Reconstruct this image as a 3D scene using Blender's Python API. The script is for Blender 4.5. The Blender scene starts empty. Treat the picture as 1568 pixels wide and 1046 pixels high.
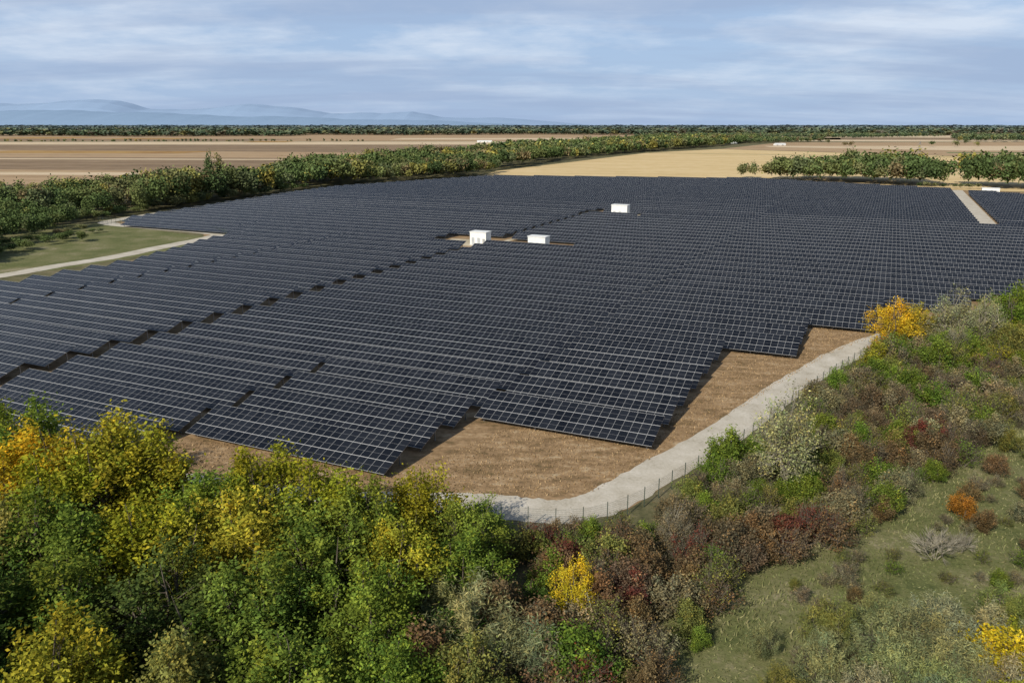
import bpy, math, numpy as np
from mathutils import Vector
R = math.radians
rng = np.random.default_rng(7)
scene = bpy.context.scene
COL = scene.collection

# ------------------------------------------------------------ materials
def new_mat(name):
    m = bpy.data.materials.new(name); m.use_nodes = True
    nt = m.node_tree
    for n in list(nt.nodes): nt.nodes.remove(n)
    return m, nt
def N(nt, t, **k):
    n = nt.nodes.new(t)
    for a, b in k.items(): setattr(n, a, b)
    return n
def L(nt, a, b): nt.links.new(a, b)
def out_principled(nt, rough=0.9, spec=0.2):
    o = N(nt, 'ShaderNodeOutputMaterial'); p = N(nt, 'ShaderNodeBsdfPrincipled')
    p.inputs['Roughness'].default_value = rough
    p.inputs['Specular IOR Level'].default_value = spec
    L(nt, p.outputs[0], o.inputs[0]); return p, o
def ramp(nt, fac, stops):
    r = N(nt, 'ShaderNodeValToRGB'); cr = r.color_ramp
    while len(cr.elements) < len(stops): cr.elements.new(0.5)
    for e, (p, c) in zip(cr.elements, stops):
        e.position = p; e.color = (*c, 1)
    L(nt, fac, r.inputs[0]); return r.outputs[0]
def mixc(nt, fac, a, b, blend='MIX'):
    m = N(nt, 'ShaderNodeMix', data_type='RGBA', blend_type=blend)
    for s, v in ((m.inputs[0], fac), (m.inputs[6], a), (m.inputs[7], b)):
        if hasattr(v, 'links'): L(nt, v, s)
        elif isinstance(v, tuple): s.default_value = (*v, 1)
        else: s.default_value = v
    return m.outputs[2]
def pos(nt, scale=(1, 1, 1), rot=0):
    g = N(nt, 'ShaderNodeNewGeometry'); mp = N(nt, 'ShaderNodeMapping')
    mp.inputs['Scale'].default_value = scale; mp.inputs['Rotation'].default_value = (0, 0, rot)
    L(nt, g.outputs['Position'], mp.inputs[0]); return mp.outputs[0]
def noise(nt, vec, scale, detail=5, rough=0.6):
    n = N(nt, 'ShaderNodeTexNoise'); n.inputs['Scale'].default_value = scale
    n.inputs['Detail'].default_value = detail; n.inputs['Roughness'].default_value = rough
    L(nt, vec, n.inputs['Vector']); return n.outputs[0]
def mathn(nt, op, a, b=0.0):
    m = N(nt, 'ShaderNodeMath', operation=op)
    for s, v in ((m.inputs[0], a), (m.inputs[1], b)):
        if hasattr(v, 'links'): L(nt, v, s)
        else: s.default_value = v
    return m.outputs[0]

def mottled(name, cols, scale=0.3, fine=3.0, bump=0.3, stretch=(1, 1, 1), rot=0, rough=0.95, gain=1.0):
    m, nt = new_mat(name); p, o = out_principled(nt, rough, 0.1)
    v = pos(nt, stretch, rot)
    a = noise(nt, v, scale, 6, 0.65); b = noise(nt, pos(nt), fine, 4, 0.7)
    f = mathn(nt, 'ADD', mathn(nt, 'MULTIPLY', a, 0.62), mathn(nt, 'MULTIPLY', b, 0.38))
    n = len(cols)
    st = [(0.36 + 0.28 * i / (n - 1), tuple(x * gain for x in c)) for i, c in enumerate(cols)]
    c = ramp(nt, f, st); L(nt, c, p.inputs['Base Color'])
    if bump:
        bp = N(nt, 'ShaderNodeBump'); bp.inputs['Strength'].default_value = bump; bp.inputs['Distance'].default_value = 0.2
        L(nt, b, bp.inputs['Height']); L(nt, bp.outputs[0], p.inputs['Normal'])
    return m

M_ground = mottled('ground_mat', [(.06, .06, .03), (.11, .105, .05), (.16, .14, .075), (.21, .18, .11)], 0.12, 1.6, 0.5)
M_meadow = mottled('meadow_mat', [(.07, .085, .03), (.125, .135, .05), (.17, .165, .075), (.29, .25, .16)], 0.10, 1.8, 0.6)
M_dry = mottled('dry_grass_mat', [(.12, .09, .042), (.23, .15, .078), (.33, .22, .12), (.45, .35, .22)], 0.22, 1.1, 0.7, (1, 2.2, 1), R(25))
M_gravel = mottled('gravel_mat', [(.34, .30, .23), (.46, .415, .335), (.52, .475, .395), (.6, .55, .47)], 0.25, 3, 0.2)
M_clear = mottled('clearing_mat', [(.30, .25, .15), (.48, .41, .29), (.56, .49, .37)], 0.2, 2, 0.2)
M_gold = mottled('stubble_mat', [(.49, .355, .165), (.60, .45, .23), (.66, .51, .29)], 0.012, 0.1, 0, (1, 4, 1), R(20))
M_tan = mottled('field_tan_mat', [(.29, .195, .11), (.38, .265, .155), (.44, .315, .19)], 0.006, 0.05, 0, (1, 5, 1), R(8))
M_brown = mottled('field_brown_mat', [(.16, .11, .07), (.235, .165, .10), (.30, .215, .135)], 0.006, 0.05, 0, (1, 5, 1), R(5))
M_pale = mottled('field_pale_mat', [(.46, .36, .23), (.56, .44, .29), (.6, .48, .33)], 0.006, 0.05, 0, (1, 5, 1), R(10))
M_green = mottled('field_green_mat', [(.10, .13, .05), (.15, .18, .07), (.2, .22, .1)], 0.01, 0.08, 0)
M_corn = mottled('maize_mat', [(.24, .13, .05), (.36, .22, .08), (.40, .26, .1)], 0.01, 0.08, 0)

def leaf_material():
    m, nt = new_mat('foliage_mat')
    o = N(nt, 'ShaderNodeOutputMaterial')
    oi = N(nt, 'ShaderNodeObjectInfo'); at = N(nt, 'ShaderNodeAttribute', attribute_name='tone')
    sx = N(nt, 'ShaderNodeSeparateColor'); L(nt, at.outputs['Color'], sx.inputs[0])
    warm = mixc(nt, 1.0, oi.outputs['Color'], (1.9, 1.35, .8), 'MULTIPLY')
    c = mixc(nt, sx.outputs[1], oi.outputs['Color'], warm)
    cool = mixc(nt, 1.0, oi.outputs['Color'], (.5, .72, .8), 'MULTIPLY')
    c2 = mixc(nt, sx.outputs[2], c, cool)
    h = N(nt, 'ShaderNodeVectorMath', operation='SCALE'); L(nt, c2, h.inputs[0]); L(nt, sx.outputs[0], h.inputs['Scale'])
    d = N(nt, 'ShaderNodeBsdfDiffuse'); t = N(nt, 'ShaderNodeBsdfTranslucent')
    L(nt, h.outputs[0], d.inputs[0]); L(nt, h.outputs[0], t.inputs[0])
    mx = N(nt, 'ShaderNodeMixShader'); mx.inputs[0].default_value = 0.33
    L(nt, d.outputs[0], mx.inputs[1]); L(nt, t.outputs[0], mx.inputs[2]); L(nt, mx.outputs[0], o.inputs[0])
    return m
def far_leaf_material():
    m, nt = new_mat('woodland_mat')
    o = N(nt, 'ShaderNodeOutputMaterial'); at = N(nt, 'ShaderNodeAttribute', attribute_name='tone')
    d = N(nt, 'ShaderNodeBsdfDiffuse'); L(nt, at.outputs['Color'], d.inputs[0]); L(nt, d.outputs[0], o.inputs[0])
    return m
M_leaf = leaf_material(); M_wood = far_leaf_material()
M_bark = mottled('bark_mat', [(.07, .055, .04), (.12, .10, .075), (.17, .15, .12)], 2, 8, 0.3)
M_bark_pale = mottled('pale_bark_mat', [(.17, .155, .115), (.25, .225, .17), (.33, .30, .24)], 2, 8, 0.3)

def simple(name, col, rough=0.6, metal=0.0, spec=0.3, nz=0.12):
    m, nt = new_mat(name); p, o = out_principled(nt, rough, spec)
    p.inputs['Metallic'].default_value = metal
    b = noise(nt, pos(nt), 1.5, 4, 0.7)
    c = ramp(nt, b, [(0.3, tuple(x * (1 - nz) for x in col)), (0.7, tuple(min(1, x * (1 + nz)) for x in col))])
    L(nt, c, p.inputs['Base Color']); return m
M_white = simple('white_paint_mat', (.74, .74, .71), .5)
M_roof = simple('roof_mat', (.6, .6, .58), .6)
M_door = simple('grey_door_mat', (.40, .42, .43), .5)
M_steel = simple('steel_mat', (.3, .31, .32), .45, .6)
M_under = simple('panel_back_mat', (.035, .035, .04), .6)
M_fence = simple('fence_mat', (.04, .06, .045), .6)
M_tile = simple('tile_roof_mat', (.28, .12, .08), .8)

def glass_mat():
    m, nt = new_mat('solar_glass_mat'); p, o = out_principled(nt, 0.14, 0.30)
    uv = N(nt, 'ShaderNodeUVMap'); sp = N(nt, 'ShaderNodeSeparateXYZ'); L(nt, uv.outputs[0], sp.inputs[0])
    px = mathn(nt, 'PINGPONG', sp.outputs[0], 0.525); py = mathn(nt, 'PINGPONG', sp.outputs[1], 0.935)
    lx = mathn(nt, 'MULTIPLY', mathn(nt, 'LESS_THAN', px, 0.018), .6); ly = mathn(nt, 'LESS_THAN', py, 0.034)
    ph = mathn(nt, 'LESS_THAN', mathn(nt, 'PINGPONG', sp.outputs[1], 0.4675), 0.013)
    edge = mathn(nt, 'MAXIMUM', mathn(nt, 'MAXIMUM', lx, ly), mathn(nt, 'MULTIPLY', ph, 0.4))
    fx = mathn(nt, 'FLOOR', mathn(nt, 'DIVIDE', sp.outputs[0], 1.05)); fy = mathn(nt, 'FLOOR', mathn(nt, 'DIVIDE', sp.outputs[1], 1.87))
    cb = N(nt, 'ShaderNodeCombineXYZ'); L(nt, fx, cb.inputs[0]); L(nt, fy, cb.inputs[1])
    oi = N(nt, 'ShaderNodeObjectInfo'); L(nt, oi.outputs['Random'], cb.inputs[2])
    wn = N(nt, 'ShaderNodeTexWhiteNoise'); L(nt, cb.outputs[0], wn.inputs['Vector'])
    base = mixc(nt, wn.outputs[0], (.006, .007, .010), (.016, .018, .023))
    c = mixc(nt, edge, base, (.50, .50, .49)); L(nt, c, p.inputs['Base Color'])
    rg = mathn(nt, 'ADD', mathn(nt, 'MULTIPLY', edge, 0.3), 0.16); L(nt, rg, p.inputs['Roughness'])
    return m
M_glass = glass_mat()

# ------------------------------------------------------------ mesh helpers
def quad_mesh(name, Q, mats, mi=None, tone=None, uv=None):
    Q = np.asarray(Q, dtype=np.float32); n = len(Q)
    me = bpy.data.meshes.new(name)
    me.vertices.add(4 * n); me.vertices.foreach_set('co', Q.ravel())
    me.loops.add(4 * n); me.loops.foreach_set('vertex_index', np.arange(4 * n, dtype=np.int32))
    me.polygons.add(n); me.polygons.foreach_set('loop_start', np.arange(0, 4 * n, 4, dtype=np.int32))
    try: me.polygons.foreach_set('loop_total', np.full(n, 4, dtype=np.int32))
    except Exception: pass
    for m in mats: me.materials.append(m)
    if mi is not None: me.polygons.foreach_set('material_index', np.asarray(mi, dtype=np.int32))
    if uv is not None:
        l = me.uv_layers.new(name='UVMap'); l.data.foreach_set('uv', np.asarray(uv, dtype=np.float32).ravel())
    if tone is not None:
        a = me.attributes.new('tone', 'FLOAT_COLOR', 'POINT')
        t = np.ones((n, 4, 4), dtype=np.float32); t[:, :, :3] = np.asarray(tone, dtype=np.float32)[:, None, :]
        a.data.foreach_set('color', t.ravel())
    me.update(calc_edges=True); return me
def obj(name, me, loc=(0, 0, 0), rot=0, sc=(1, 1, 1), col=None, parent=None):
    o = bpy.data.objects.new(name, me); COL.objects.link(o)
    o.location = loc; o.rotation_euler = (0, 0, rot); o.scale = sc
    if col: o.color = (*col, 1)
    if parent: o.parent = parent
    return o
def box_q(x0, x1, y0, y1, z0, z1):
    p = [(x0, y0, z0), (x1, y0, z0), (x1, y1, z0), (x0, y1, z0), (x0, y0, z1), (x1, y0, z1), (x1, y1, z1), (x0, y1, z1)]
    return [[p[i] for i in f] for f in ((3, 2, 1, 0), (4, 5, 6, 7), (0, 1, 5, 4), (1, 2, 6, 5), (2, 3, 7, 6), (3, 0, 4, 7))]
def poly_sheet(name, pts, z, mat):
    me = bpy.data.meshes.new(name)
    me.from_pydata([(x, y, z) for x, y in pts], [], [list(range(len(pts)))]); me.materials.append(mat); me.update()
    if me.polygons[0].normal.z < 0: me.flip_normals()
    return obj(name, me)
def smooth_path(pts, sub=8):
    P = np.array(pts, float); out = []
    for i in range(len(P) - 1):
        p0 = P[max(i - 1, 0)]; p1 = P[i]; p2 = P[i + 1]; p3 = P[min(i + 2, len(P) - 1)]
        for k in range(sub):
            t = k / sub
            out.append(0.5 * ((2 * p1) + (-p0 + p2) * t + (2 * p0 - 5 * p1 + 4 * p2 - p3) * t * t + (-p0 + 3 * p1 - 3 * p2 + p3) * t ** 3))
    out.append(P[-1]); return np.array(out)
def offset_path(C, d):
    T = np.gradient(C, axis=0); T /= np.linalg.norm(T, axis=1)[:, None]
    return C + np.stack([-T[:, 1], T[:, 0]], 1) * d
def ribbon(name, pts, width, z, mat, jit=0.15, sub=8):
    C = smooth_path(pts, sub); w = width / 2
    A = offset_path(C, w + rng.normal(0, jit, len(C))[:, None]); B = offset_path(C, -w + rng.normal(0, jit, len(C))[:, None])
    Q = []
    for i in range(len(C) - 1):
        Q.append([(*B[i], z), (*B[i + 1], z), (*A[i + 1], z), (*A[i], z)])
    return obj(name, quad_mesh(name, Q, [mat])), C
def inpoly(P, poly):
    P = np.atleast_2d(P); x, y = P[:, 0], P[:, 1]; ins = np.zeros(len(P), bool)
    j = len(poly) - 1
    for i in range(len(poly)):
        xi, yi = poly[i]; xj, yj = poly[j]
        if yi != yj:
            c = ((yi > y) != (yj > y)) & (x < (xj - xi) * (y - yi) / (yj - yi) + xi); ins ^= c
        j = i
    return ins
def scatter(poly, spacing, r=rng):
    poly = np.array(poly); lo = poly.min(0); hi = poly.max(0)
    xs = np.arange(lo[0], hi[0], spacing); ys = np.arange(lo[1], hi[1], spacing)
    g = np.stack(np.meshgrid(xs, ys), -1).reshape(-1, 2) + r.uniform(-.48, .48, (len(xs) * len(ys), 2)) * spacing
    return g[inpoly(g, [tuple(p) for p in poly])]

# site frame: rows run along ES, rows step away along EN
a25 = R(-25); ES = np.array([math.cos(a25), math.sin(a25)]); EN = np.array([-math.sin(a25), math.cos(a25)])
def site(s, n): return ES * s + EN * n

# ------------------------------------------------------------ ground
def disk(name, r, mat):
    me = bpy.data.meshes.new(name); rings = [0, 60, 200, 800, 3000, 12000, r]; k = 48; v = [(0, 0, 0)]; f = []
    for q in rings[1:]:
        for i in range(k): v.append((q * math.cos(2 * math.pi * i / k), q * math.sin(2 * math.pi * i / k), 0))
    for i in range(k): f.append((0, 1 + i, 1 + (i + 1) % k))
    for j in range(len(rings) - 2):
        for i in range(k):
            a = 1 + j * k + i; b = 1 + j * k + (i + 1) % k; f.append((a, a + k, b + k, b))
    me.from_pydata(v, [], f); me.materials.append(mat); me.update(); return obj(name, me)
disk('ground', 45000, M_ground)
ROAD = [(-75, 92), (-55, 82), (-35, 74.5), (-20, 70.5), (-9, 69.6), (-2.4, 69.3), (1.6, 68.3), (5.3, 68.0), (9.2, 70.4), (14.7, 76.4), (21.9, 84), (30, 93.9), (40.2, 107), (52, 120.3), (62.6, 130.2), (80, 143), (105, 158), (150, 182), (260, 235)]
poly_sheet('dry_grass', [(-160, 90), (-75, 89), (-55, 79), (-35, 72), (-20, 68), (-9, 67), (-2, 66.5), (5.3, 65.5), (11, 68.4), (17, 75.4), (24, 82.5), (32, 92.9), (42.2, 106), (54, 119.3), (64.6, 129.2), (82, 142), (107, 157), (152, 181), (260, 235), (330, 400), (245, 455), (155, 530), (-10, 556), (-100, 455), (-118, 407), (-148, 296), (-103, 266), (-93, 240), (-108, 190), (-120, 165)], 0.012, M_dry)
ribbon('gravel_road', ROAD, 4.8, 0.024, M_gravel, .12)
ribbon('service_track', [(-170, 150), (-134, 174), (-123, 189), (-117, 203), (-110, 216), (-104, 236), (-97, 258), (-100, 267), (-125, 280), (-147, 293), (-151, 306), (-138, 355), (-124, 407), (-108, 457), (-60, 508), (-10, 558), (60, 556), (155, 536)], 5.6, 0.024, M_gravel)
MEADOW = [(0, 30), (6, 45), (13, 54), (29, 67), (40, 77), (67, 102), (97, 124), (160, 142), (160, 20), (40, 20)]
poly_sheet('meadow', MEADOW, 0.008, M_meadow)
poly_sheet('meadow', [(-93, 240), (-98, 257), (-126, 277), (-150, 294), (-260, 270), (-230, 190), (-136, 172), (-112, 200)], 0.008, M_meadow)
def clearing(s0, s1, n0, n1): return [tuple(site(*p)) for p in ((s0, n0), (s1, n0 + .5), (s1 + .6, n1), (s0 + 8, n1 + .4), (s0 - .7, n1 - 1))]
poly_sheet('gravel_clearing', clearing(-124, -80, 210, 223), 0.024, M_clear)
poly_sheet('gravel_clearing', clearing(-112, -86, 302, 315), 0.024, M_clear)
poly_sheet('gravel_lane', [tuple(site(*p)) for p in ((30.5, 316), (37, 316), (37, 512), (30.5, 512))], 0.024, M_gravel)
poly_sheet('gravel_lane', [tuple(site(*p)) for p in ((-107.5, 40), (-105.5, 40), (-105.5, 300), (-107.5, 300))], 0.024, M_clear)

FIELDS = [
 ('brown_field', M_brown, [(-1200, 330), (-260, 300), (-200, 420), (-170, 560), (-120, 800), (60, 1300), (300, 1700), (-3000, 1700), (-3000, 400)], .03),
 ('stubble_field', M_tan, [(-900, 560), (-190, 480), (-165, 560), (-152, 610), (-900, 760)], .06),
 ('golden_field', M_gold, [(-1500, 430), (-215, 375), (-205, 430), (-1500, 520)], .06),
 ('pale_field', M_pale, [(-1500, 640), (-160, 580), (-150, 610), (-1500, 690)], .09),
 ('stubble_field', M_tan, [(-1600, 1000), (-100, 880), (-40, 1040), (-1600, 1350)], .08),
 ('pale_field', M_pale, [(-1700, 930), (-118, 830), (-105, 850), (-1700, 985)], .09),
 ('maize_field', M_corn, [(-700, 1050), (-420, 1030), (-400, 1120), (-700, 1150)], .12),
 ('pale_field', M_pale, [(-2600, 1500), (200, 1500), (420, 1800), (-2600, 1700)], .10),
 ('stubble_field', M_tan, [(-3600, 1820), (420, 1820), (900, 2900), (-3600, 2900)], .14),
 ('brown_field', M_brown, [(-3600, 1900), (-600, 1850), (-500, 2100), (-3600, 2200)], .18),
 ('pale_field', M_pale, [(-300, 2000), (800, 2000), (900, 2250), (-300, 2250)], .20),
 ('maize_field', M_corn, [(-1400, 2150), (-1180, 2150), (-1180, 2400), (-1400, 2400)], .22),
 ('maize_field', M_corn, [(-1050, 2050), (-850, 2050), (-850, 2250), (-1050, 2250)], .22),
 ('maize_field', M_corn, [(-560, 1700), (-470, 1700), (-470, 1800), (-560, 1800)], .22),
 ('golden_field', M_gold, [(-25, 563), (155, 533), (250, 450), (420, 380), (900, 500), (900, 760), (557, 880), (310, 1225), (175, 1060), (60, 800), (-12, 640)], .03),
 ('brown_field', M_tan, [(315, 1235), (562, 890), (1200, 800), (1900, 1700), (560, 1700)], .06),
 ('pale_field', M_pale, [(420, 1330), (640, 1150), (1500, 1150), (1500, 1420), (430, 1400)], .10),
 ('pale_field', M_gold, [(600, 900), (1200, 820), (1400, 1000), (610, 1020)], .10),
 ('green_field', M_green, [(560, 1050), (1500, 1040), (1500, 1080), (575, 1085)], .12),
 ('pale_field', M_pale, [(620, 1800), (2500, 1500), (2500, 2900), (920, 2900)], .12),
 ('brown_field', M_brown, [(700, 2000), (2500, 1900), (2500, 2300), (760, 2300)], .20),
 ('stubble_field', M_tan, [(-9000, 2950), (9000, 2950), (14000, 9000), (-14000, 9000)], .3),
]
for nme, mt, pts, z in FIELDS: poly_sheet(nme, pts, z, mt)
ribbon('farm_track', [(175, 1062), (300, 1000), (560, 885), (900, 770)], 6, .14, M_green, .3)

# ------------------------------------------------------------ solar rows
TILT = R(18); SL = 5.61; Z0 = 0.8; MW = 1.05
OUT = [(-172, 40), (-172, 138), (-178, 155), (-186, 180), (-186, 196), (-253, 199), (-275, 316), (-280, 365), (-244, 487), (-81, 533), (30, 489), (62, 464), (150, 440), (150, 262), (62, 240), (46, 222), (31, 205), (31, 195), (21, 184), (11, 168), (0.6, 162), (.6, 146), (-10.4, 146), (-10.4, 123), (-21, 123), (-21, 79.5), (-42.1, 79.5), (-42.1, 60), (-71.5, 60), (-71.5, 52), (-104, 40)]
breaks = [(-153, 0, 200), (-71, 0, 90), (-42.6, 0, 200), (-200, 200, 300), (-85, 230, 300)]
def allowed(s, n):
    c = np.stack([s, np.full_like(s, n)], 1)
    ok = inpoly(c, OUT)
    ok &= ~((s > -109.4) & (s < -105.2) & (n < 322))
    ok &= ~((s > -126) & (s < -79.5) & (n > 203.5) & (n < 222))
    ok &= ~((s > -112) & (s < -85) & (n > 297) & (n < 314))
    ok &= ~((s > 30) & (s < 37.5) & (n > 312))
    for b, n0, n1 in breaks:
        if n0 <= n <= n1: ok &= ~(np.abs(s - b) < 0.5)
    return ok
def table_mesh(length):
    Q, mi, uv = [], [], []
    th = 0.05
    def P(u, v, off=0):
        return (u, v * math.cos(TILT) - off * math.sin(TILT), Z0 + v * math.sin(TILT) + off * math.cos(TILT))
    a, b, c, d = P(0, 0), P(length, 0), P(length, SL), P(0, SL)
    e, f, g, h = P(0, 0, -th), P(length, 0, -th), P(length, SL, -th), P(0, SL, -th)
    Q.append([a, b, c, d]); mi.append(0); uv.append([(0, 0), (length, 0), (length, SL), (0, SL)])
    z = [(0, 0)] * 4
    for q, m in (([h, g, f, e], 2), ([a, e, f, b], 1), ([b, f, g, c], 1), ([c, g, h, d], 1), ([d, h, e, a], 1)):
        Q.append(q); mi.append(m); uv.append(z)
    k = max(2, int(length / 5)); xs = np.linspace(0.8, length - 0.8, k)
    for x in xs:
        for vv in (1.1, 4.4):
            zt = Z0 + vv * math.sin(TILT) - .1; y = vv * math.cos(TILT)
            for q in box_q(x - .06, x + .06, y - .05, y + .05, 0, zt): Q.append(q); mi.append(1); uv.append(z)
    for vv in (1.1, 4.4):
        p = [P(.2, vv - .05, -.06), P(length - .2, vv - .05, -.06), P(length - .2, vv + .05, -.18), P(.2, vv + .05, -.18)]
        Q.append(p); mi.append(1); uv.append(z)
    return quad_mesh('solar_panel_table', Q, [M_glass, M_steel, M_under], mi, uv=uv)
nrow = 0
for (smin, smax, ph) in ((-290, -107.3, 65.0), (-107.3, -42.6, 62.0), (-42.6, 150, 80.5)):
    for k in range(-5, 66):
        n = ph + 7.4 * k
        s = np.arange(smin + .5 * MW, smax, MW); ok = allowed(s, n + 0.5)
        i = 0
        while i < len(s):
            if ok[i]:
                j = i
                while j + 1 < len(s) and ok[j + 1] : j += 1
                if j - i >= 5:
                    s0 = s[i] - MW / 2; ln = (j - i + 1) * MW - .02
                    p = site(s0, n)
                    o = obj('solar_panel_row', table_mesh(ln), (p[0], p[1], rng.uniform(-.05, .05)), a25); nrow += 1
                i = j + 1
            else: i += 1
print('rows', nrow)

# ------------------------------------------------------------ transformer stations
def station(s, n, w=5.6, d=3.0, h=3.0, rot=a25):
    p = site(s, n); root = bpy.data.objects.new('transformer_station', None); COL.objects.link(root)
    root.location = (p[0], p[1], 0); root.rotation_euler = (0, 0, rot)
    def part(nm, Q, m): obj(nm, quad_mesh(nm, Q, [m]), parent=root)
    part('walls', box_q(-w / 2, w / 2, -d / 2, d / 2, .15, h), M_white)
    part('plinth', box_q(-w / 2 - .1, w / 2 + .1, -d / 2 - .1, d / 2 + .1, 0, .15), M_roof)
    part('roof', box_q(-w / 2 - .15, w / 2 + .15, -d / 2 - .15, d / 2 + .15, h, h + .18), M_white)
    Q = []
    for x in (-w * .3, w * .05):
        Q += box_q(x - .5, x + .45, -d / 2 - .03, -d / 2 - .002, .2, 2.3)
    part('doors', Q, M_door)
    Q = []
    for k in range(8): Q += box_q(w * .28, w * .45, -d / 2 - .03, -d / 2 - .002, .8 + k * .16, .9 + k * .16)
    for k in range(8): Q += box_q(-w / 2 - .03, -w / 2 - .002, -.6, .6, .8 + k * .16, .9 + k * .16)
    part('vents', Q, M_steel)
station(-110.3, 214, 5.4, 3.4, 3.9); station(-90.3, 212, 5.4, 3.4, 3.9); station(-95, 305, 6.4, 3.6, 4.6)
station(48, 487, 8, 4, 3.2)

def barn(x, y, w, d, h, rot, wall=M_white, roof=M_roof):
    me_q = box_q(-w / 2, w / 2, -d / 2, d / 2, 0, h); mi = [0] * 6
    r = h + d * .28; e = .4
    A = (-w / 2 - e, -d / 2 - e, h - .1); B = (w / 2 + e, -d / 2 - e, h - .1); C = (w / 2 + e, 0, r); D = (-w / 2 - e, 0, r); E = (w / 2 + e, d / 2 + e, h - .1); F = (-w / 2 - e, d / 2 + e, h - .1)
    me_q += [[A, B, C, D], [D, C, E, F]]; mi += [1, 1]
    me_q += [[(-w / 2, -d / 2, h), (-w / 2, 0, r - .2), (-w / 2, 0, r - .2), (-w / 2, d / 2, h)], [(w / 2, -d / 2, h), (w / 2, 0, r - .2), (w / 2, 0, r - .2), (w / 2, d / 2, h)]]; mi += [0, 0]
    for k in (-.3, .2): me_q += box_q(w * k - 1.6, w * k + 1.6, -d / 2 - .06, -d / 2 - .01, .1, h * .7); mi += [2] * 6
    obj('farm_building', quad_mesh('farm_building', me_q, [wall, roof, M_door], mi), (x, y, 0), rot)
for b in [(-57, 1700, 30, 7, 2.2, .1), (470, 1440, 20, 7, 2.2, .2)]: barn(*b)
for b in [(400, 1560, 14, 9, 4, .3), (430, 1590, 12, 9, 4, -.3)]: barn(*b, M_door, M_tile)

def pylon(x, y, h):
    Q = []
    def bar(p, q, w=.08):
        p = Vector(p); q = Vector(q); d = (q - p).normalized(); a = d.orthogonal().normalized() * w; b = d.cross(a).normalized() * w
        c1 = [p + a, p + b, p - a, p - b]; c2 = [q + a, q + b, q - a, q - b]
        for i in range(4): Q.append([tuple(c1[i]), tuple(c1[(i + 1) % 4]), tuple(c2[(i + 1) % 4]), tuple(c2[i])])
    lv = [(0, 2.2), (h * .3, 1.5), (h * .55, 1.0), (h * .8, .6), (h, .12)]
    for (z0, w0), (z1, w1) in zip(lv, lv[1:]):
        c = [(1, 1), (1, -1), (-1, -1), (-1, 1)]
        for i in range(4):
            a = c[i]; b = c[(i + 1) % 4]
            bar((a[0] * w0, a[1] * w0, z0), (a[0] * w1, a[1] * w1, z1)); bar((a[0] * w0, a[1] * w0, z0), (b[0] * w1, b[1] * w1, z1), .05); bar((a[0] * w1, a[1] * w1, z1), (b[0] * w1, b[1] * w1, z1), .05)
    for z, l in ((h * .68, 4), (h * .85, 3)):
        bar((-l, 0, z), (l, 0, z)); bar((-l, 0, z), (0, 0, z + 1.5), .05); bar((l, 0, z), (0, 0, z + 1.5), .05)
    obj('electricity_pylon', quad_mesh('electricity_pylon', Q, [M_steel]), (x, y, 0), .3)
pylon(388, 780, 20)

# ------------------------------------------------------------ fence
C = smooth_path(ROAD, 12); F = offset_path(C, -3.4)
seg = np.r_[0, np.cumsum(np.linalg.norm(np.diff(F, axis=0), axis=1))]
d = np.arange(30, seg[-1] - 120, 2.5); FP = np.stack([np.interp(d, seg, F[:, 0]), np.interp(d, seg, F[:, 1])], 1)
def fence(FP, name='perimeter_fence', h=2.0):
    Q = []
    for i, p in enumerate(FP):
        Q += box_q(p[0] - .035, p[0] + .035, p[1] - .035, p[1] + .035, 0, h + .1)
        if i + 1 < len(FP):
            q = FP[i + 1]
            for z in np.arange(.1, h + .01, .2):
                Q.append([(p[0], p[1], z), (q[0], q[1], z), (q[0], q[1], z + .012), (p[0], p[1], z + .012)])
            for t in np.arange(0.05, 1, .05):
                m = p + (q - p) * t; e = (q - p) / np.linalg.norm(q - p) * .005
                Q.append([(m[0] - e[0], m[1] - e[1], .05), (m[0] + e[0], m[1] + e[1], .05), (m[0] + e[0], m[1] + e[1], h), (m[0] - e[0], m[1] - e[1], h)])
    obj(name, quad_mesh(name, Q, [M_fence]))
fence(FP)
C2 = smooth_path([(-154, 298), (-128, 284), (-103, 271), (-92, 259)], 12); seg = np.r_[0, np.cumsum(np.linalg.norm(np.diff(C2, axis=0), axis=1))]
d = np.arange(0, seg[-1], 2.5); fence(np.stack([np.interp(d, seg, C2[:, 0]), np.interp(d, seg, C2[:, 1])], 1))

# ------------------------------------------------------------ plants
def unit(r, n):
    v = r.normal(size=(n, 3)); return v / np.linalg.norm(v, axis=1)[:, None]
def leaf_quads(r, c, size, aspect, up=0.4):
    n = len(c); nrm = unit(r, n); nrm[:, 2] = np.abs(nrm[:, 2]) + up; nrm /= np.linalg.norm(nrm, axis=1)[:, None]
    t = unit(r, n); a = np.cross(nrm, t); a /= np.linalg.norm(a, axis=1)[:, None] + 1e-9; b = np.cross(nrm, a)
    s = (size * r.uniform(.6, 1.35, n))[:, None] * .5
    A = a * s; B = b * s * aspect
    return np.stack([c - A, c + B - A * .1, c + A, c - B - A * .1], 1)
def tube(p, q, r0, r1, k=5):
    p = np.array(p, float); q = np.array(q, float); d = q - p; d /= np.linalg.norm(d) + 1e-9
    a = np.cross(d, [0.3, .5, .81]); a /= np.linalg.norm(a); b = np.cross(d, a)
    an = np.arange(k + 1) * 2 * math.pi / k
    ring = np.cos(an)[:, None] * a + np.sin(an)[:, None] * b
    return [[p + ring[i] * r0, p + ring[i + 1] * r0, q + ring[i + 1] * r1, q + ring[i] * r1] for i in range(k)]
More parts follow.
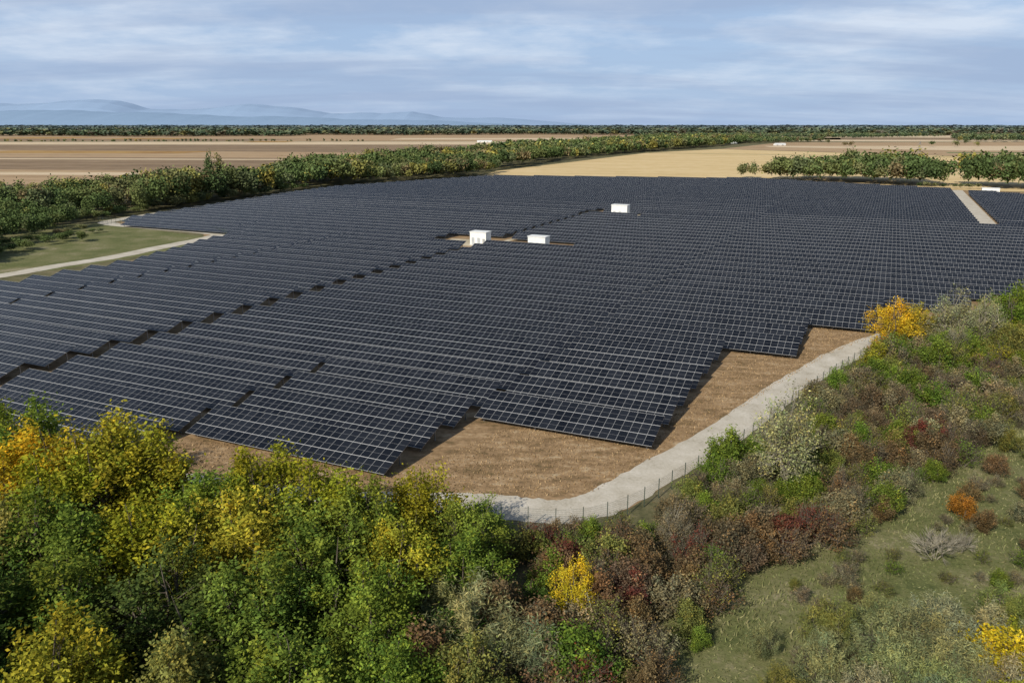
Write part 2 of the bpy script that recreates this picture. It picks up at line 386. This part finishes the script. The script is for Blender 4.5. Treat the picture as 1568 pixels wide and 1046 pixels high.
def plant(name, seed, h, rx, base, ncl, nleaf, leaf, cr, aspect=.55, stems=1, lobes=5, bark=M_bark, twig=0, upright=0.0):
    """several upright lobes on their own limbs; leaf sprays strung along outward shoots"""
    r = np.random.default_rng(seed)
    LB = []
    for k in range(lobes):
        an = 2 * math.pi * (k + r.uniform(-.3, .3)) / lobes; off = rx * r.uniform(.25, .62) * (0 if (k == 0 and lobes > 2) else 1)
        top = h * (1.0 if k == 0 else r.uniform(.62, .95)); bot = base + r.uniform(0, .18) * h
        lr = rx * r.uniform(.42, .62)
        LB.append((math.cos(an) * off, math.sin(an) * off, (top + bot) / 2, lr, (top - bot) / 2))
    B = []; pts0 = [np.array([0, 0, -.15]), np.array([r.normal(0, .1), r.normal(0, .1), base * .8 + .2])]
    if stems == 1: B += tube(pts0[0], pts0[1], h * .024, h * .018, 6)
    limbs = []
    for (x, y, zc, lr, lz) in LB:
        st = pts0[1] if stems == 1 else np.array([x * .12, y * .12, -.1])
        a = np.array([x * .6, y * .6, zc - lz * .55]) + r.normal(0, .15, 3); b = np.array([x, y, zc]) + r.normal(0, .2, 3); c = np.array([x + r.normal(0, .3), y + r.normal(0, .3), zc + lz * .82])
        w = h * (.014 if stems == 1 else .010)
        B += tube(st, a, w, w * .8) + tube(a, b, w * .8, w * .5) + tube(b, c, w * .5, w * .15, 4)
        limbs.append([st, a, b, c])
    cen = []; ax = []
    for i in range(ncl):
        k = r.integers(lobes); x, y, zc, lr, lz = LB[k]
        d = unit(r, 1)[0]; q = r.uniform(.35, 1.0) ** .6
        z = d[2] * q * lz; wz = math.sqrt(max(.05, 1 - abs(z / lz) ** 1.7)) if z > 0 else 1
        c = np.array([x + d[0] * q * lr * wz, y + d[1] * q * lr * wz, max(.3, zc + z)])
        la = limbs[k]; t = r.uniform(.3, .95) * 3; j = min(int(t), 2)
        s = la[j] + (la[j + 1] - la[j]) * (t - j)
        if s[2] > c[2] - .1: s = la[1] + (la[2] - la[1]) * .3
        rr = h * .003 + .01
        B += tube(s, c, rr, .008, 3)
        dirn = (c - s); dirn /= np.linalg.norm(dirn) + 1e-6; dirn = dirn + np.array([0, 0, .35 + upright]); dirn /= np.linalg.norm(dirn)
        cen.append(c); ax.append(dirn)
        for _ in range(twig):
            e = c + unit(r, 1)[0] * cr * .7 + dirn * cr * r.uniform(.3, 1.5)
            s0 = s + (c - s) * r.uniform(.5, 1); B += tube(s0, e, .016, .005, 3)
    cen = np.array(cen); ax = np.array(ax)
    nb = len(B); Q = [np.array(B).reshape(-1, 4, 3)]
    tone = [np.ones((nb, 3)) * [1, 0, 0]]
    if nleaf:
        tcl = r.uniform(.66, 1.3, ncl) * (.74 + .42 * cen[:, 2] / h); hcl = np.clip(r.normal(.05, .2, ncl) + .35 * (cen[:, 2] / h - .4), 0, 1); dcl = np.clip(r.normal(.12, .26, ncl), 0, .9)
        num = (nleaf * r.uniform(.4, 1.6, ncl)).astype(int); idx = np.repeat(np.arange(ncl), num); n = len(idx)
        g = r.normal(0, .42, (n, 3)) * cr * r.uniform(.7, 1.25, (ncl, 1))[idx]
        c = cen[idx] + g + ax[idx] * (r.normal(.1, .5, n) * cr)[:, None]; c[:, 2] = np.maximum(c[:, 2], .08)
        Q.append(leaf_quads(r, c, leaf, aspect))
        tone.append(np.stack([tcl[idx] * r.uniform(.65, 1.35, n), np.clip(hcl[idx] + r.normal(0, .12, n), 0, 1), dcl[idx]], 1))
    Q = np.concatenate(Q); tone = np.concatenate(tone)
    mi = np.r_[np.zeros(nb, int), np.ones(len(Q) - nb, int)]
    return quad_mesh(name, Q, [bark, M_leaf], mi, tone)

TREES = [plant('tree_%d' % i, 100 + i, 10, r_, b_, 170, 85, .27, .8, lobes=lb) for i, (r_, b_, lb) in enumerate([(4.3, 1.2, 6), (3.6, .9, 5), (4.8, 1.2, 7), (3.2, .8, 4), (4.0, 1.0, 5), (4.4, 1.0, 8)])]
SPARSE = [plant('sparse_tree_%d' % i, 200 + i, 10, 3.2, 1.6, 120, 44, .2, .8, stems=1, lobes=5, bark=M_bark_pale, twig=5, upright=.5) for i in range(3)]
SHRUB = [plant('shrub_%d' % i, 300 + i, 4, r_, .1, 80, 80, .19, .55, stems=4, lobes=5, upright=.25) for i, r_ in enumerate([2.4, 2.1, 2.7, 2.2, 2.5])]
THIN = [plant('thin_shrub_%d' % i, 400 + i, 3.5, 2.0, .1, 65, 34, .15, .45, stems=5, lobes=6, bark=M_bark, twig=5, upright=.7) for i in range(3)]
WILLOW = [plant('willow_%d' % i, 500 + i, 4, 2.4, .1, 90, 100, .28, .55, .15, stems=5, lobes=7, upright=1.1) for i in range(3)]
BARE = [plant('bare_shrub_%d' % i, 600 + i, 3, 2.1, .1, 70, 5, .12, .5, stems=6, lobes=6, bark=M_bark_pale, twig=10, upright=.7) for i in range(2)]

GREEN = (.15, .215, .036); YG = (.275, .285, .032); YEL = (.48, .38, .03); DG = (.085, .13, .032); WIL = (.24, .28, .13)
RB = (.19, .135, .07); DR = (.15, .055, .042); ORG = (.42, .20, .04); GB = (.25, .225, .13); PB = (.165, .13, .085); OLV = (.20, .215, .06)
PG = (.36, .36, .17)
def jc(c, a=.14): 
    k = rng.uniform(1 - a, 1 + a); return tuple(float(x * k * rng.uniform(1 - a * .5, 1 + a * .5)) for x in c)
def put(kind, bank, h0, x, y, h, c, wide=1.0):
    me = bank[rng.integers(len(bank))]; s = h / h0
    obj(kind, me, (float(x), float(y), 0), float(rng.uniform(0, 6.28)), (s * wide * rng.uniform(.92, 1.1), s * wide * rng.uniform(.92, 1.1), s), jc(c))
T = lambda x, y, h, c, w=1.0: put('deciduous_tree', TREES, 10, x, y, h, c, w)
S = lambda x, y, h, c, w=1.0: put('shrub', SHRUB, 4, x, y, h, c, w)
TH = lambda x, y, h, c, w=1.0: put('thin_shrub', THIN, 3.5, x, y, h, c, w)
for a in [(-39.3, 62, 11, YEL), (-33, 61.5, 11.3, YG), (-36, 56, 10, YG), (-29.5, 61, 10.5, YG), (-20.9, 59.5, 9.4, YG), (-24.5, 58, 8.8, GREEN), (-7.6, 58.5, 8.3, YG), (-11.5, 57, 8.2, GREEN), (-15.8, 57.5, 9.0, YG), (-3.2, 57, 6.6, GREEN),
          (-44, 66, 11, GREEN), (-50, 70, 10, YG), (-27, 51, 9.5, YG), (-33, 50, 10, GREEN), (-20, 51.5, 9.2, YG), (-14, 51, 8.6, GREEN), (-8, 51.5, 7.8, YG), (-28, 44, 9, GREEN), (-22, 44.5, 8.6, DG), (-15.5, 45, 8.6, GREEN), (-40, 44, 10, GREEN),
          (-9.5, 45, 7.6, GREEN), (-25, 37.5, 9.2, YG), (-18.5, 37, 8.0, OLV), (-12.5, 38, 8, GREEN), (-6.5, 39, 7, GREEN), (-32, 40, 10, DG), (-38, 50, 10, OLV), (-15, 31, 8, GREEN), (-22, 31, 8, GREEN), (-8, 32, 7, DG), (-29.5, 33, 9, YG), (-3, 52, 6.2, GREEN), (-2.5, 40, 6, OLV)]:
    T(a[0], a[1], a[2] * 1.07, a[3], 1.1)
for p in scatter([(-48, 68), (-36, 68), (-22, 65), (-10, 64), (0, 63.5), (6, 60), (6, 32), (-36, 32)], 3.6):
    c = [GREEN, DG, OLV, GREEN, RB, DG, GB][rng.integers(7)]
    S(p[0], p[1], rng.uniform(2.5, 4.8) * (1.1 if p[1] < 50 else .85), c, 1.1)
put('willow_shrub', WILLOW, 4, -2.3, 46, 5.6, WIL, 1.1); put('willow_shrub', WILLOW, 4, 1, 43.5, 4.8, WIL, 1.0)
put('willow_shrub', WILLOW, 4, -5, 49.5, 4.8, WIL)
put('deciduous_tree', TREES, 10, 4.4, 50.3, 5.4, YEL, .7)
put('deciduous_tree', TREES, 10, 5, 43, 3.6, YG, .8)
BELT = [(1, 63.5), (8, 62.5), (14, 68.5), (22, 77), (30, 86), (41, 99), (53, 113), (66, 124), (82, 135), (110, 150), (150, 165), (150, 145), (103, 120), (76, 103), (54, 83), (46, 76), (34, 66), (18, 54), (11, 47), (7, 38), (0, 38)]
for p in scatter(BELT, 2.3):
    x, y = p
    if y < 62:
        c = [RB, RB, PB, OLV, GB, PB, GREEN, DR][rng.integers(8)]; h = rng.uniform(2.4, 4.4)
    elif x < 30:
        c = [GREEN, OLV, GB, OLV, PB, GB][rng.integers(6)]; h = rng.uniform(1.6, 3.8)
    elif y < 108:
        c = [PB, RB, GB, OLV, PB, OLV, GREEN, GB][rng.integers(8)]; h = rng.uniform(2.0, 4.6)
    else:
        c = [OLV, GREEN, GB, GREEN, GREEN, YG][rng.integers(6)]; h = rng.uniform(3, 6)
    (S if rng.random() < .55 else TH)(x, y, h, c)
for x, y, h, c in [(45, 82, 3.6, DR), (48, 84, 3.2, DR), (42, 79.5, 3.2, DR), (36, 76, 3.2, RB), (20, 60.5, 3.6, RB), (14, 55, 3.4, RB), (9, 52, 3.4, DR), (41.5, 67, 2.6, ORG), (44, 70, 2.2, RB), (47, 81, 3, DR)]: S(x, y, h, c)
for x, y, h in [(22.3, 75.8, 5), (20, 72.5, 4), (25, 77, 3.8)]: S(x, y, h, GREEN)
put('pale_bare_tree', SPARSE, 10, 26.6, 71.2, 12, PG, 1.0); put('pale_bare_tree', SPARSE, 10, 28.5, 75.5, 7, PG); put('pale_bare_tree', SPARSE, 10, 13.6, 60, 5.4, GB)
put('pale_bare_tree', SPARSE, 10, 69, 121, 11.5, PG, 1.15); put('pale_bare_tree', SPARSE, 10, 74, 121, 10, PG, 1.1); put('pale_bare_tree', SPARSE, 10, 66, 114, 7, GB)
T(59.5, 121, 8.8, YEL, .95); T(64, 123, 8.2, (.40, .32, .05), .9); T(55.5, 115, 5, ORG, .8); T(81, 127, 9.5, GREEN); T(88, 131, 10.5, GREEN); T(76, 116, 6.5, OLV); T(95, 134, 10, YG); T(103, 140, 9, GREEN)
for x, y, h, c in [(60, 104, 3, GREEN), (66, 108, 3.5, GREEN), (74, 110, 4, OLV), (82, 116, 4, GREEN), (58, 98, 2, GB)]: S(x, y, h, c)
put('bare_shrub', BARE, 3, 35.4, 59.5, 2.6, GB, 1.3); put('bare_shrub', BARE, 3, 38, 60.5, 2.0, GB); put('bare_shrub', BARE, 3, 33, 43, 2.6, GB)
for x, y, h in [(22.3, 48, 2.8), (25, 46, 3), (27.5, 47, 2.9), (30, 48.3, 3), (24, 43, 2.8), (28, 43, 3), (20, 44, 2.6), (19, 40, 2.6), (24.5, 39, 3), (32, 45, 2.9), (17, 47, 1.8), (22, 41, 2.8), (26, 41, 2.8), (21, 46, 2.2), (28.5, 45, 2.6), (35, 50, 2.6), (33, 48, 2.4), (30, 41, 3), (17, 42, 2.2), (26, 49.5, 2.2), (36, 47, 2.6)]:
    put('willow_shrub', WILLOW, 4, x, y, h * 1.3, [WIL, OLV, WIL, (.30, .31, .19)][rng.integers(4)], .95)
for x, y, h, c in [(31.5, 43.5, 4.8, YEL), (34.5, 46, 3.6, YG), (29, 39, 3.8, YG), (26, 53, 1.4, RB), (38, 55, 1.8, GREEN), (42, 64, 2.4, RB), (50, 76, 2.6, RB), (55, 82, 2.6, OLV), (13, 47.5, 1.8, GREEN), (22, 55, 1, OLV), (47, 66, 2.4, GB), (50, 70, 2.4, RB), (44, 60, 2, RB), (15, 36, 3, OLV), (10, 38, 3.4, RB), (8.5, 42, 3, RB), (37, 51, 2, OLV)]: S(x, y, h, c)
for p in scatter([(20, 54), (34, 64), (60, 88), (90, 105), (70, 60), (40, 44), (14, 38)], 2.6):
    k = math.sin(p[0] * .3 + 1) + math.sin(p[1] * .35)
    if rng.random() < .45 + .25 * k: TH(p[0], p[1], rng.uniform(.4, 1.3) + max(0, k) * .5, [OLV, GB, GREEN, GB][rng.integers(4)], 1.3)

g = scatter(MEADOW[:7] + [(75, 70), (45, 30), (12, 30)], .28)
g = g[rng.random(len(g)) < .85]
n = len(g); pt = np.sin(g[:, 0] * .35 + np.sin(g[:, 1] * .4) * 2) * .5 + .5; pt2 = np.sin(g[:, 0] * .13 + 1 + np.sin(g[:, 1] * .21)) * .5 + .5
hgt = rng.uniform(.08, .3, n) * (0.4 + 0.9 * pt)
an = rng.uniform(0, 3.14, n); w = np.stack([np.cos(an), np.sin(an), np.zeros(n)], 1) * rng.uniform(.03, .08, n)[:, None]
b3 = np.c_[g, np.zeros(n)]; tip = b3 + np.c_[rng.normal(0, .12, (n, 2)), hgt]
Q = np.stack([b3 - w, b3 + w, tip + w * .3, tip - w * .3], 1)
tn = np.array([.14, .155, .06]) * rng.uniform(.65, 1.25, (n, 1)) + np.array([.09, .065, .045]) * (rng.random((n, 1)) < (.15 + .5 * pt2[:, None]))
obj('meadow_grass', quad_mesh('meadow_grass', Q, [M_wood], tone=tn))
g = scatter([(-45, 82), (-20, 72), (-8, 72), (2, 71), (8, 72), (14, 79), (30, 97), (50, 121), (62, 132), (58, 140), (40, 128), (16, 86), (0, 90), (-12, 76), (-34, 86)], .35)
n = len(g); hgt = rng.uniform(.04, .2, n); an = rng.uniform(0, 3.14, n); w = np.stack([np.cos(an), np.sin(an), np.zeros(n)], 1) * rng.uniform(.04, .1, n)[:, None]
b3 = np.c_[g, np.zeros(n) + .01]; tip = b3 + np.c_[rng.normal(0, .08, (n, 2)), hgt]
Q = np.stack([b3 - w, b3 + w, tip + w * .4, tip - w * .4], 1)
obj('dry_grass_tufts', quad_mesh('dry_grass_tufts', Q, [M_wood], tone=np.array([.30, .21, .115]) * rng.uniform(.6, 1.3, (n, 1))))

# ------------------------------------------------------------ woodland masses (merged)
def template(r, m, leaf):
    k = 10; lc = unit(r, k) * r.uniform(.15, .62, (k, 1)); lc[:, 2] = lc[:, 2] * .75 + .1; lr = r.uniform(.28, .48, k)
    i = r.integers(0, k, m); c = lc[i] + unit(r, m) * (lr[i] * r.uniform(.6, 1.15, m))[:, None]
    c[:, 2] = (c[:, 2] * .5 + .5); c[:, :2] *= .5 / .95
    c[:, 2] = np.clip(c[:, 2], 0.02, 1.1)
    q = leaf_quads(r, c, leaf, .8, .5)
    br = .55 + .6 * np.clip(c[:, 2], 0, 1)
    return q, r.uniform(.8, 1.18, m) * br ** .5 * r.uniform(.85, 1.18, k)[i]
r2 = np.random.default_rng(3)
LOD = [[template(r2, 900, .066) for _ in range(6)], [template(r2, 320, .11) for _ in range(5)], [template(r2, 110, .2) for _ in range(5)], [template(r2, 34, .36) for _ in range(5)]]
PAL = np.array([(.07, .10, .035), (.085, .115, .04), (.105, .13, .045), (.12, .14, .05), (.10, .12, .055), (.135, .14, .06), (.055, .08, .03), (.17, .165, .05), (.15, .12, .06), (.23, .20, .05)])
def sm(p, s, ph=0): return math.sin(p[0] / s + ph + 1.7 * math.sin(p[1] / (s * 1.3) + ph)) * .5 + .5
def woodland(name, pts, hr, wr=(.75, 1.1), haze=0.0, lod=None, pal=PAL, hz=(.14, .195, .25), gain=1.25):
    Qs, Ts = [], []
    for p in pts:
        d = np.hypot(*p); l = lod if lod is not None else (0 if d < 420 else 1 if d < 850 else 2)
        q, b = LOD[l][r2.integers(5)]
        f = .55 * sm(p, 21, .6) + .45 * r2.random()
        h = hr[0] + (hr[1] - hr[0]) * f; w = h * r2.uniform(*wr) + .8; a = r2.uniform(0, 6.28)
        ca, sa = math.cos(a), math.sin(a); x = q[..., 0] * ca - q[..., 1] * sa; y = q[..., 0] * sa + q[..., 1] * ca
        Qs.append(np.stack([x * w + p[0], y * w + p[1], q[..., 2] * h], -1).astype(np.float32))
        k = len(pal); ci = int(np.clip(sm(p, 33, 2) * k * .7 + r2.normal(0, 1.4), 0, k - 1)) if r2.random() < .75 else r2.integers(k)
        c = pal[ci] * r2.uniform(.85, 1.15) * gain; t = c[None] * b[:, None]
        Ts.append(t * (1 - haze) + np.array(hz) * haze)  # aerial haze blended straight into the leaf colour of far trees
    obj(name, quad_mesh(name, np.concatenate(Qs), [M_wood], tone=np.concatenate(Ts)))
Bp = [(-235, 215), (-205, 285), (-162, 300), (-152, 322), (-140, 362), (-120, 432), (-112, 460), (-64, 517), (-24, 574), (6, 690), (60, 855), (170, 1080), (345, 1370), (560, 1850), (380, 1850), (75, 1300), (-20, 1020), (-110, 750), (-150, 520), (-185, 420), (-230, 350), (-330, 330), (-420, 240)]
near = scatter(Bp, 7.2, r2); dd = np.hypot(near[:, 0], near[:, 1])
near = near[(dd < 600) | (r2.random(len(near)) < .6)]
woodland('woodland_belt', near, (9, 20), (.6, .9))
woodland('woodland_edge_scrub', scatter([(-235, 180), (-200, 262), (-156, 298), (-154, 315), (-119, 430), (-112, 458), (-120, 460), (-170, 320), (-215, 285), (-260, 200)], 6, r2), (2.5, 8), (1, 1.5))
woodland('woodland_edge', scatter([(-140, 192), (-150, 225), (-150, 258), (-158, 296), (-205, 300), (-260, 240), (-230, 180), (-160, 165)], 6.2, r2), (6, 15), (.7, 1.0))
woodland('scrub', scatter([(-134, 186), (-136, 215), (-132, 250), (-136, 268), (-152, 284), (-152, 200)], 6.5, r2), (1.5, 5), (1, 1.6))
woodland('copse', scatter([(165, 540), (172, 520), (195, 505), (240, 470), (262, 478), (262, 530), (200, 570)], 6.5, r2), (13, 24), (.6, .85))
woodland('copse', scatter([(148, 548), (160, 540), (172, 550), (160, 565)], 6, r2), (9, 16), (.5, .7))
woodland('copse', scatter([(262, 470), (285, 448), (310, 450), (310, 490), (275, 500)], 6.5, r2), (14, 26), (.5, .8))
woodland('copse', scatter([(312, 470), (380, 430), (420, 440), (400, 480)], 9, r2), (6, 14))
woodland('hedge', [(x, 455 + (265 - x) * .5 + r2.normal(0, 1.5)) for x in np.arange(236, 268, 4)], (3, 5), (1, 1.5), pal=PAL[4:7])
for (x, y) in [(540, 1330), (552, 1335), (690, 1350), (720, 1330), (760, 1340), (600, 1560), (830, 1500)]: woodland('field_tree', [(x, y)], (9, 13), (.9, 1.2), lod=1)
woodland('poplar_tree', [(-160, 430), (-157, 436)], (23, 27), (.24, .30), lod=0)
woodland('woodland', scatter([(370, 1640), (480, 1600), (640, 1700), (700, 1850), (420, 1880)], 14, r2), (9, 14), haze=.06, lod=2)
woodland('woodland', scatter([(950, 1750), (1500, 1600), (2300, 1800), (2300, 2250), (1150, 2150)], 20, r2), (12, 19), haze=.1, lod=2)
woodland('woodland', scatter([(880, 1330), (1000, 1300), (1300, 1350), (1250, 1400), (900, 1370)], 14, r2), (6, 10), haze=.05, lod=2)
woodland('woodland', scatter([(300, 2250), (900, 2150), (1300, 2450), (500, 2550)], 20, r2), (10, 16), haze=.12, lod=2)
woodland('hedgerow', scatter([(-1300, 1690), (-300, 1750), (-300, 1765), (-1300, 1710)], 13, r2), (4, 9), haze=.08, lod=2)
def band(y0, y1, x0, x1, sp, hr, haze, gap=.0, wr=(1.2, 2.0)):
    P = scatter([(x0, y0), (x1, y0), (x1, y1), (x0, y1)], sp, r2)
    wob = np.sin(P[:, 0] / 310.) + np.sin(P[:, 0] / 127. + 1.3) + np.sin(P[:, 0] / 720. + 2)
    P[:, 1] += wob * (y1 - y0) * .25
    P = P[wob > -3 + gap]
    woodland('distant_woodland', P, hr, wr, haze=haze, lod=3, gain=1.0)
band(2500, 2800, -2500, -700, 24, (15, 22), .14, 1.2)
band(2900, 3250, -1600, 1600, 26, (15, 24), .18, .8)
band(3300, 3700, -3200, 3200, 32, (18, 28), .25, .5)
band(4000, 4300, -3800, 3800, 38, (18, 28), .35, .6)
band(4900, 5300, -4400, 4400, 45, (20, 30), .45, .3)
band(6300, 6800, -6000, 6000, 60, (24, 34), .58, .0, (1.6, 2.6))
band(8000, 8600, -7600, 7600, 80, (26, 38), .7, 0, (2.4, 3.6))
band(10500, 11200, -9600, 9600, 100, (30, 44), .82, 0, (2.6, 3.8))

# ------------------------------------------------------------ hills
def hills(name, Y, prof, mat, seed, amp):
    r = np.random.default_rng(seed); us = np.linspace(prof[0][0], prof[-1][0], 260)
    hp = np.interp(us, [p[0] for p in prof], [p[1] for p in prof])
    nz = sum(np.sin(us / s + r.uniform(0, 6)) * s for s in (5, 9, 17, 37, 61)) / 61 * amp
    z = np.maximum(hp * Y / 1309. + nz * Y / 1309. * np.clip(hp / 20, 0, 1), -5)
    x = us * 7.917e-4 * Y; Q = []
    for i in range(len(us) - 1):
        for k in range(4):
            f0, f1 = k / 4, (k + 1) / 4; w0 = 1 - (1 - f0) ** 1.5; w1 = 1 - (1 - f1) ** 1.5
            Q.append([(x[i], Y + f0 * 3000, z[i] * w0), (x[i + 1], Y + f0 * 3000, z[i + 1] * w0), (x[i + 1], Y + f1 * 3000, z[i + 1] * w1), (x[i], Y + f1 * 3000, z[i] * w1)])
        Q.append([(x[i], Y + 3000, z[i]), (x[i + 1], Y + 3000, z[i + 1]), (x[i + 1], Y + 6000, 0), (x[i], Y + 6000, 0)])
    obj(name, quad_mesh(name, Q, [mat]))
M_hill = simple('hill_haze_mat', (.215, .315, .45), .95, nz=.01); M_hill2 = simple('hill_far_haze_mat', (.25, .35, .50), .95, nz=.01)  # blue of aerial haze painted into the base colour of both ridges
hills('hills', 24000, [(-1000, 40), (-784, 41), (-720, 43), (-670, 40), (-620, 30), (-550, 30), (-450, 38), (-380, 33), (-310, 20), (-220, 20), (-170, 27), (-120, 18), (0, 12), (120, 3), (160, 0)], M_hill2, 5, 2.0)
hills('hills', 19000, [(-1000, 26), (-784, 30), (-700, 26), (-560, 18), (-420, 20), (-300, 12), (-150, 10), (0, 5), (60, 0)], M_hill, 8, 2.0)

# ------------------------------------------------------------ sky, sun
sd = np.array([-.56, -.83]); sd /= np.linalg.norm(sd); EL = R(34)
W = bpy.data.worlds.new('World'); scene.world = W; W.use_nodes = True; nt = W.node_tree
for nn in list(nt.nodes): nt.nodes.remove(nn)
wo = N(nt, 'ShaderNodeOutputWorld'); bg = N(nt, 'ShaderNodeBackground'); bg.inputs[1].default_value = .1
sky = N(nt, 'ShaderNodeTexSky', sky_type='NISHITA', sun_disc=False); sky.sun_elevation = EL; sky.sun_rotation = math.atan2(sd[0], sd[1]) % (2 * math.pi)
sky.air_density = 1.0; sky.dust_density = 1.0
tc = N(nt, 'ShaderNodeTexCoord'); sp = N(nt, 'ShaderNodeSeparateXYZ'); L(nt, tc.outputs['Generated'], sp.inputs[0])
zz = mathn(nt, 'ADD', mathn(nt, 'MAXIMUM', sp.outputs[2], 0), .13)
cb = N(nt, 'ShaderNodeCombineXYZ'); L(nt, mathn(nt, 'DIVIDE', sp.outputs[0], zz), cb.inputs[0]); L(nt, mathn(nt, 'DIVIDE', sp.outputs[1], zz), cb.inputs[1])
n1 = noise(nt, cb.outputs[0], .8, 8, .6)
mp = N(nt, 'ShaderNodeMapping'); mp.inputs['Location'].default_value = (7, 3, 1); mp.inputs['Scale'].default_value = (.3, 1, 1); L(nt, cb.outputs[0], mp.inputs[0])
n2 = noise(nt, mp.outputs[0], 1.0, 7, .55)
f1 = ramp(nt, n1, [(.44, (0, 0, 0)), (.62, (1, 1, 1))]); f2 = ramp(nt, n2, [(.44, (0, 0, 0)), (.58, (1, 1, 1))])
hz = ramp(nt, sp.outputs[2], [(0.0, (.85, .85, .85)), (.16, (.78, .78, .78)), (.5, (.12, .12, .12))])
veil = mixc(nt, hz, sky.outputs[0], (3.8, 5.3, 7.9))
cm = ramp(nt, sp.outputs[2], [(0.0, (.2, .2, .2)), (.05, (.6, .6, .6)), (.12, (1, 1, 1))])
c1 = mixc(nt, mathn(nt, 'MULTIPLY', mathn(nt, 'MULTIPLY', f1, cm), .8), veil, (7.6, 8.3, 9.3))
c2 = mixc(nt, mathn(nt, 'MULTIPLY', f2, .72), c1, (3.5, 4.55, 6.5))
hi = ramp(nt, sp.outputs[2], [(.2, (1, 1, 1)), (.6, (.15, .15, .15))])
c3 = mixc(nt, hi, sky.outputs[0], c2)
L(nt, c3, bg.inputs[0]); L(nt, bg.outputs[0], wo.inputs[0])
sun = bpy.data.lights.new('sun', 'SUN'); sun.energy = 4.8; sun.angle = R(.55); sun.color = (1, .935, .81)
so = bpy.data.objects.new('sun', sun); COL.objects.link(so)
dv = Vector((sd[0] * math.cos(EL), sd[1] * math.cos(EL), math.sin(EL))); so.rotation_euler = dv.to_track_quat('Z', 'Y').to_euler()

cam = bpy.data.cameras.new('camera'); cam.lens = 28; cam.sensor_width = 36; cam.clip_start = .5; cam.clip_end = 80000
co = bpy.data.objects.new('camera', cam); COL.objects.link(co); co.location = (0, 0, 35); co.rotation_euler = (R(74.8), 0, 0); scene.camera = co
scene.view_settings.view_transform = 'Standard'; scene.view_settings.look = 'None'; scene.view_settings.exposure = 0
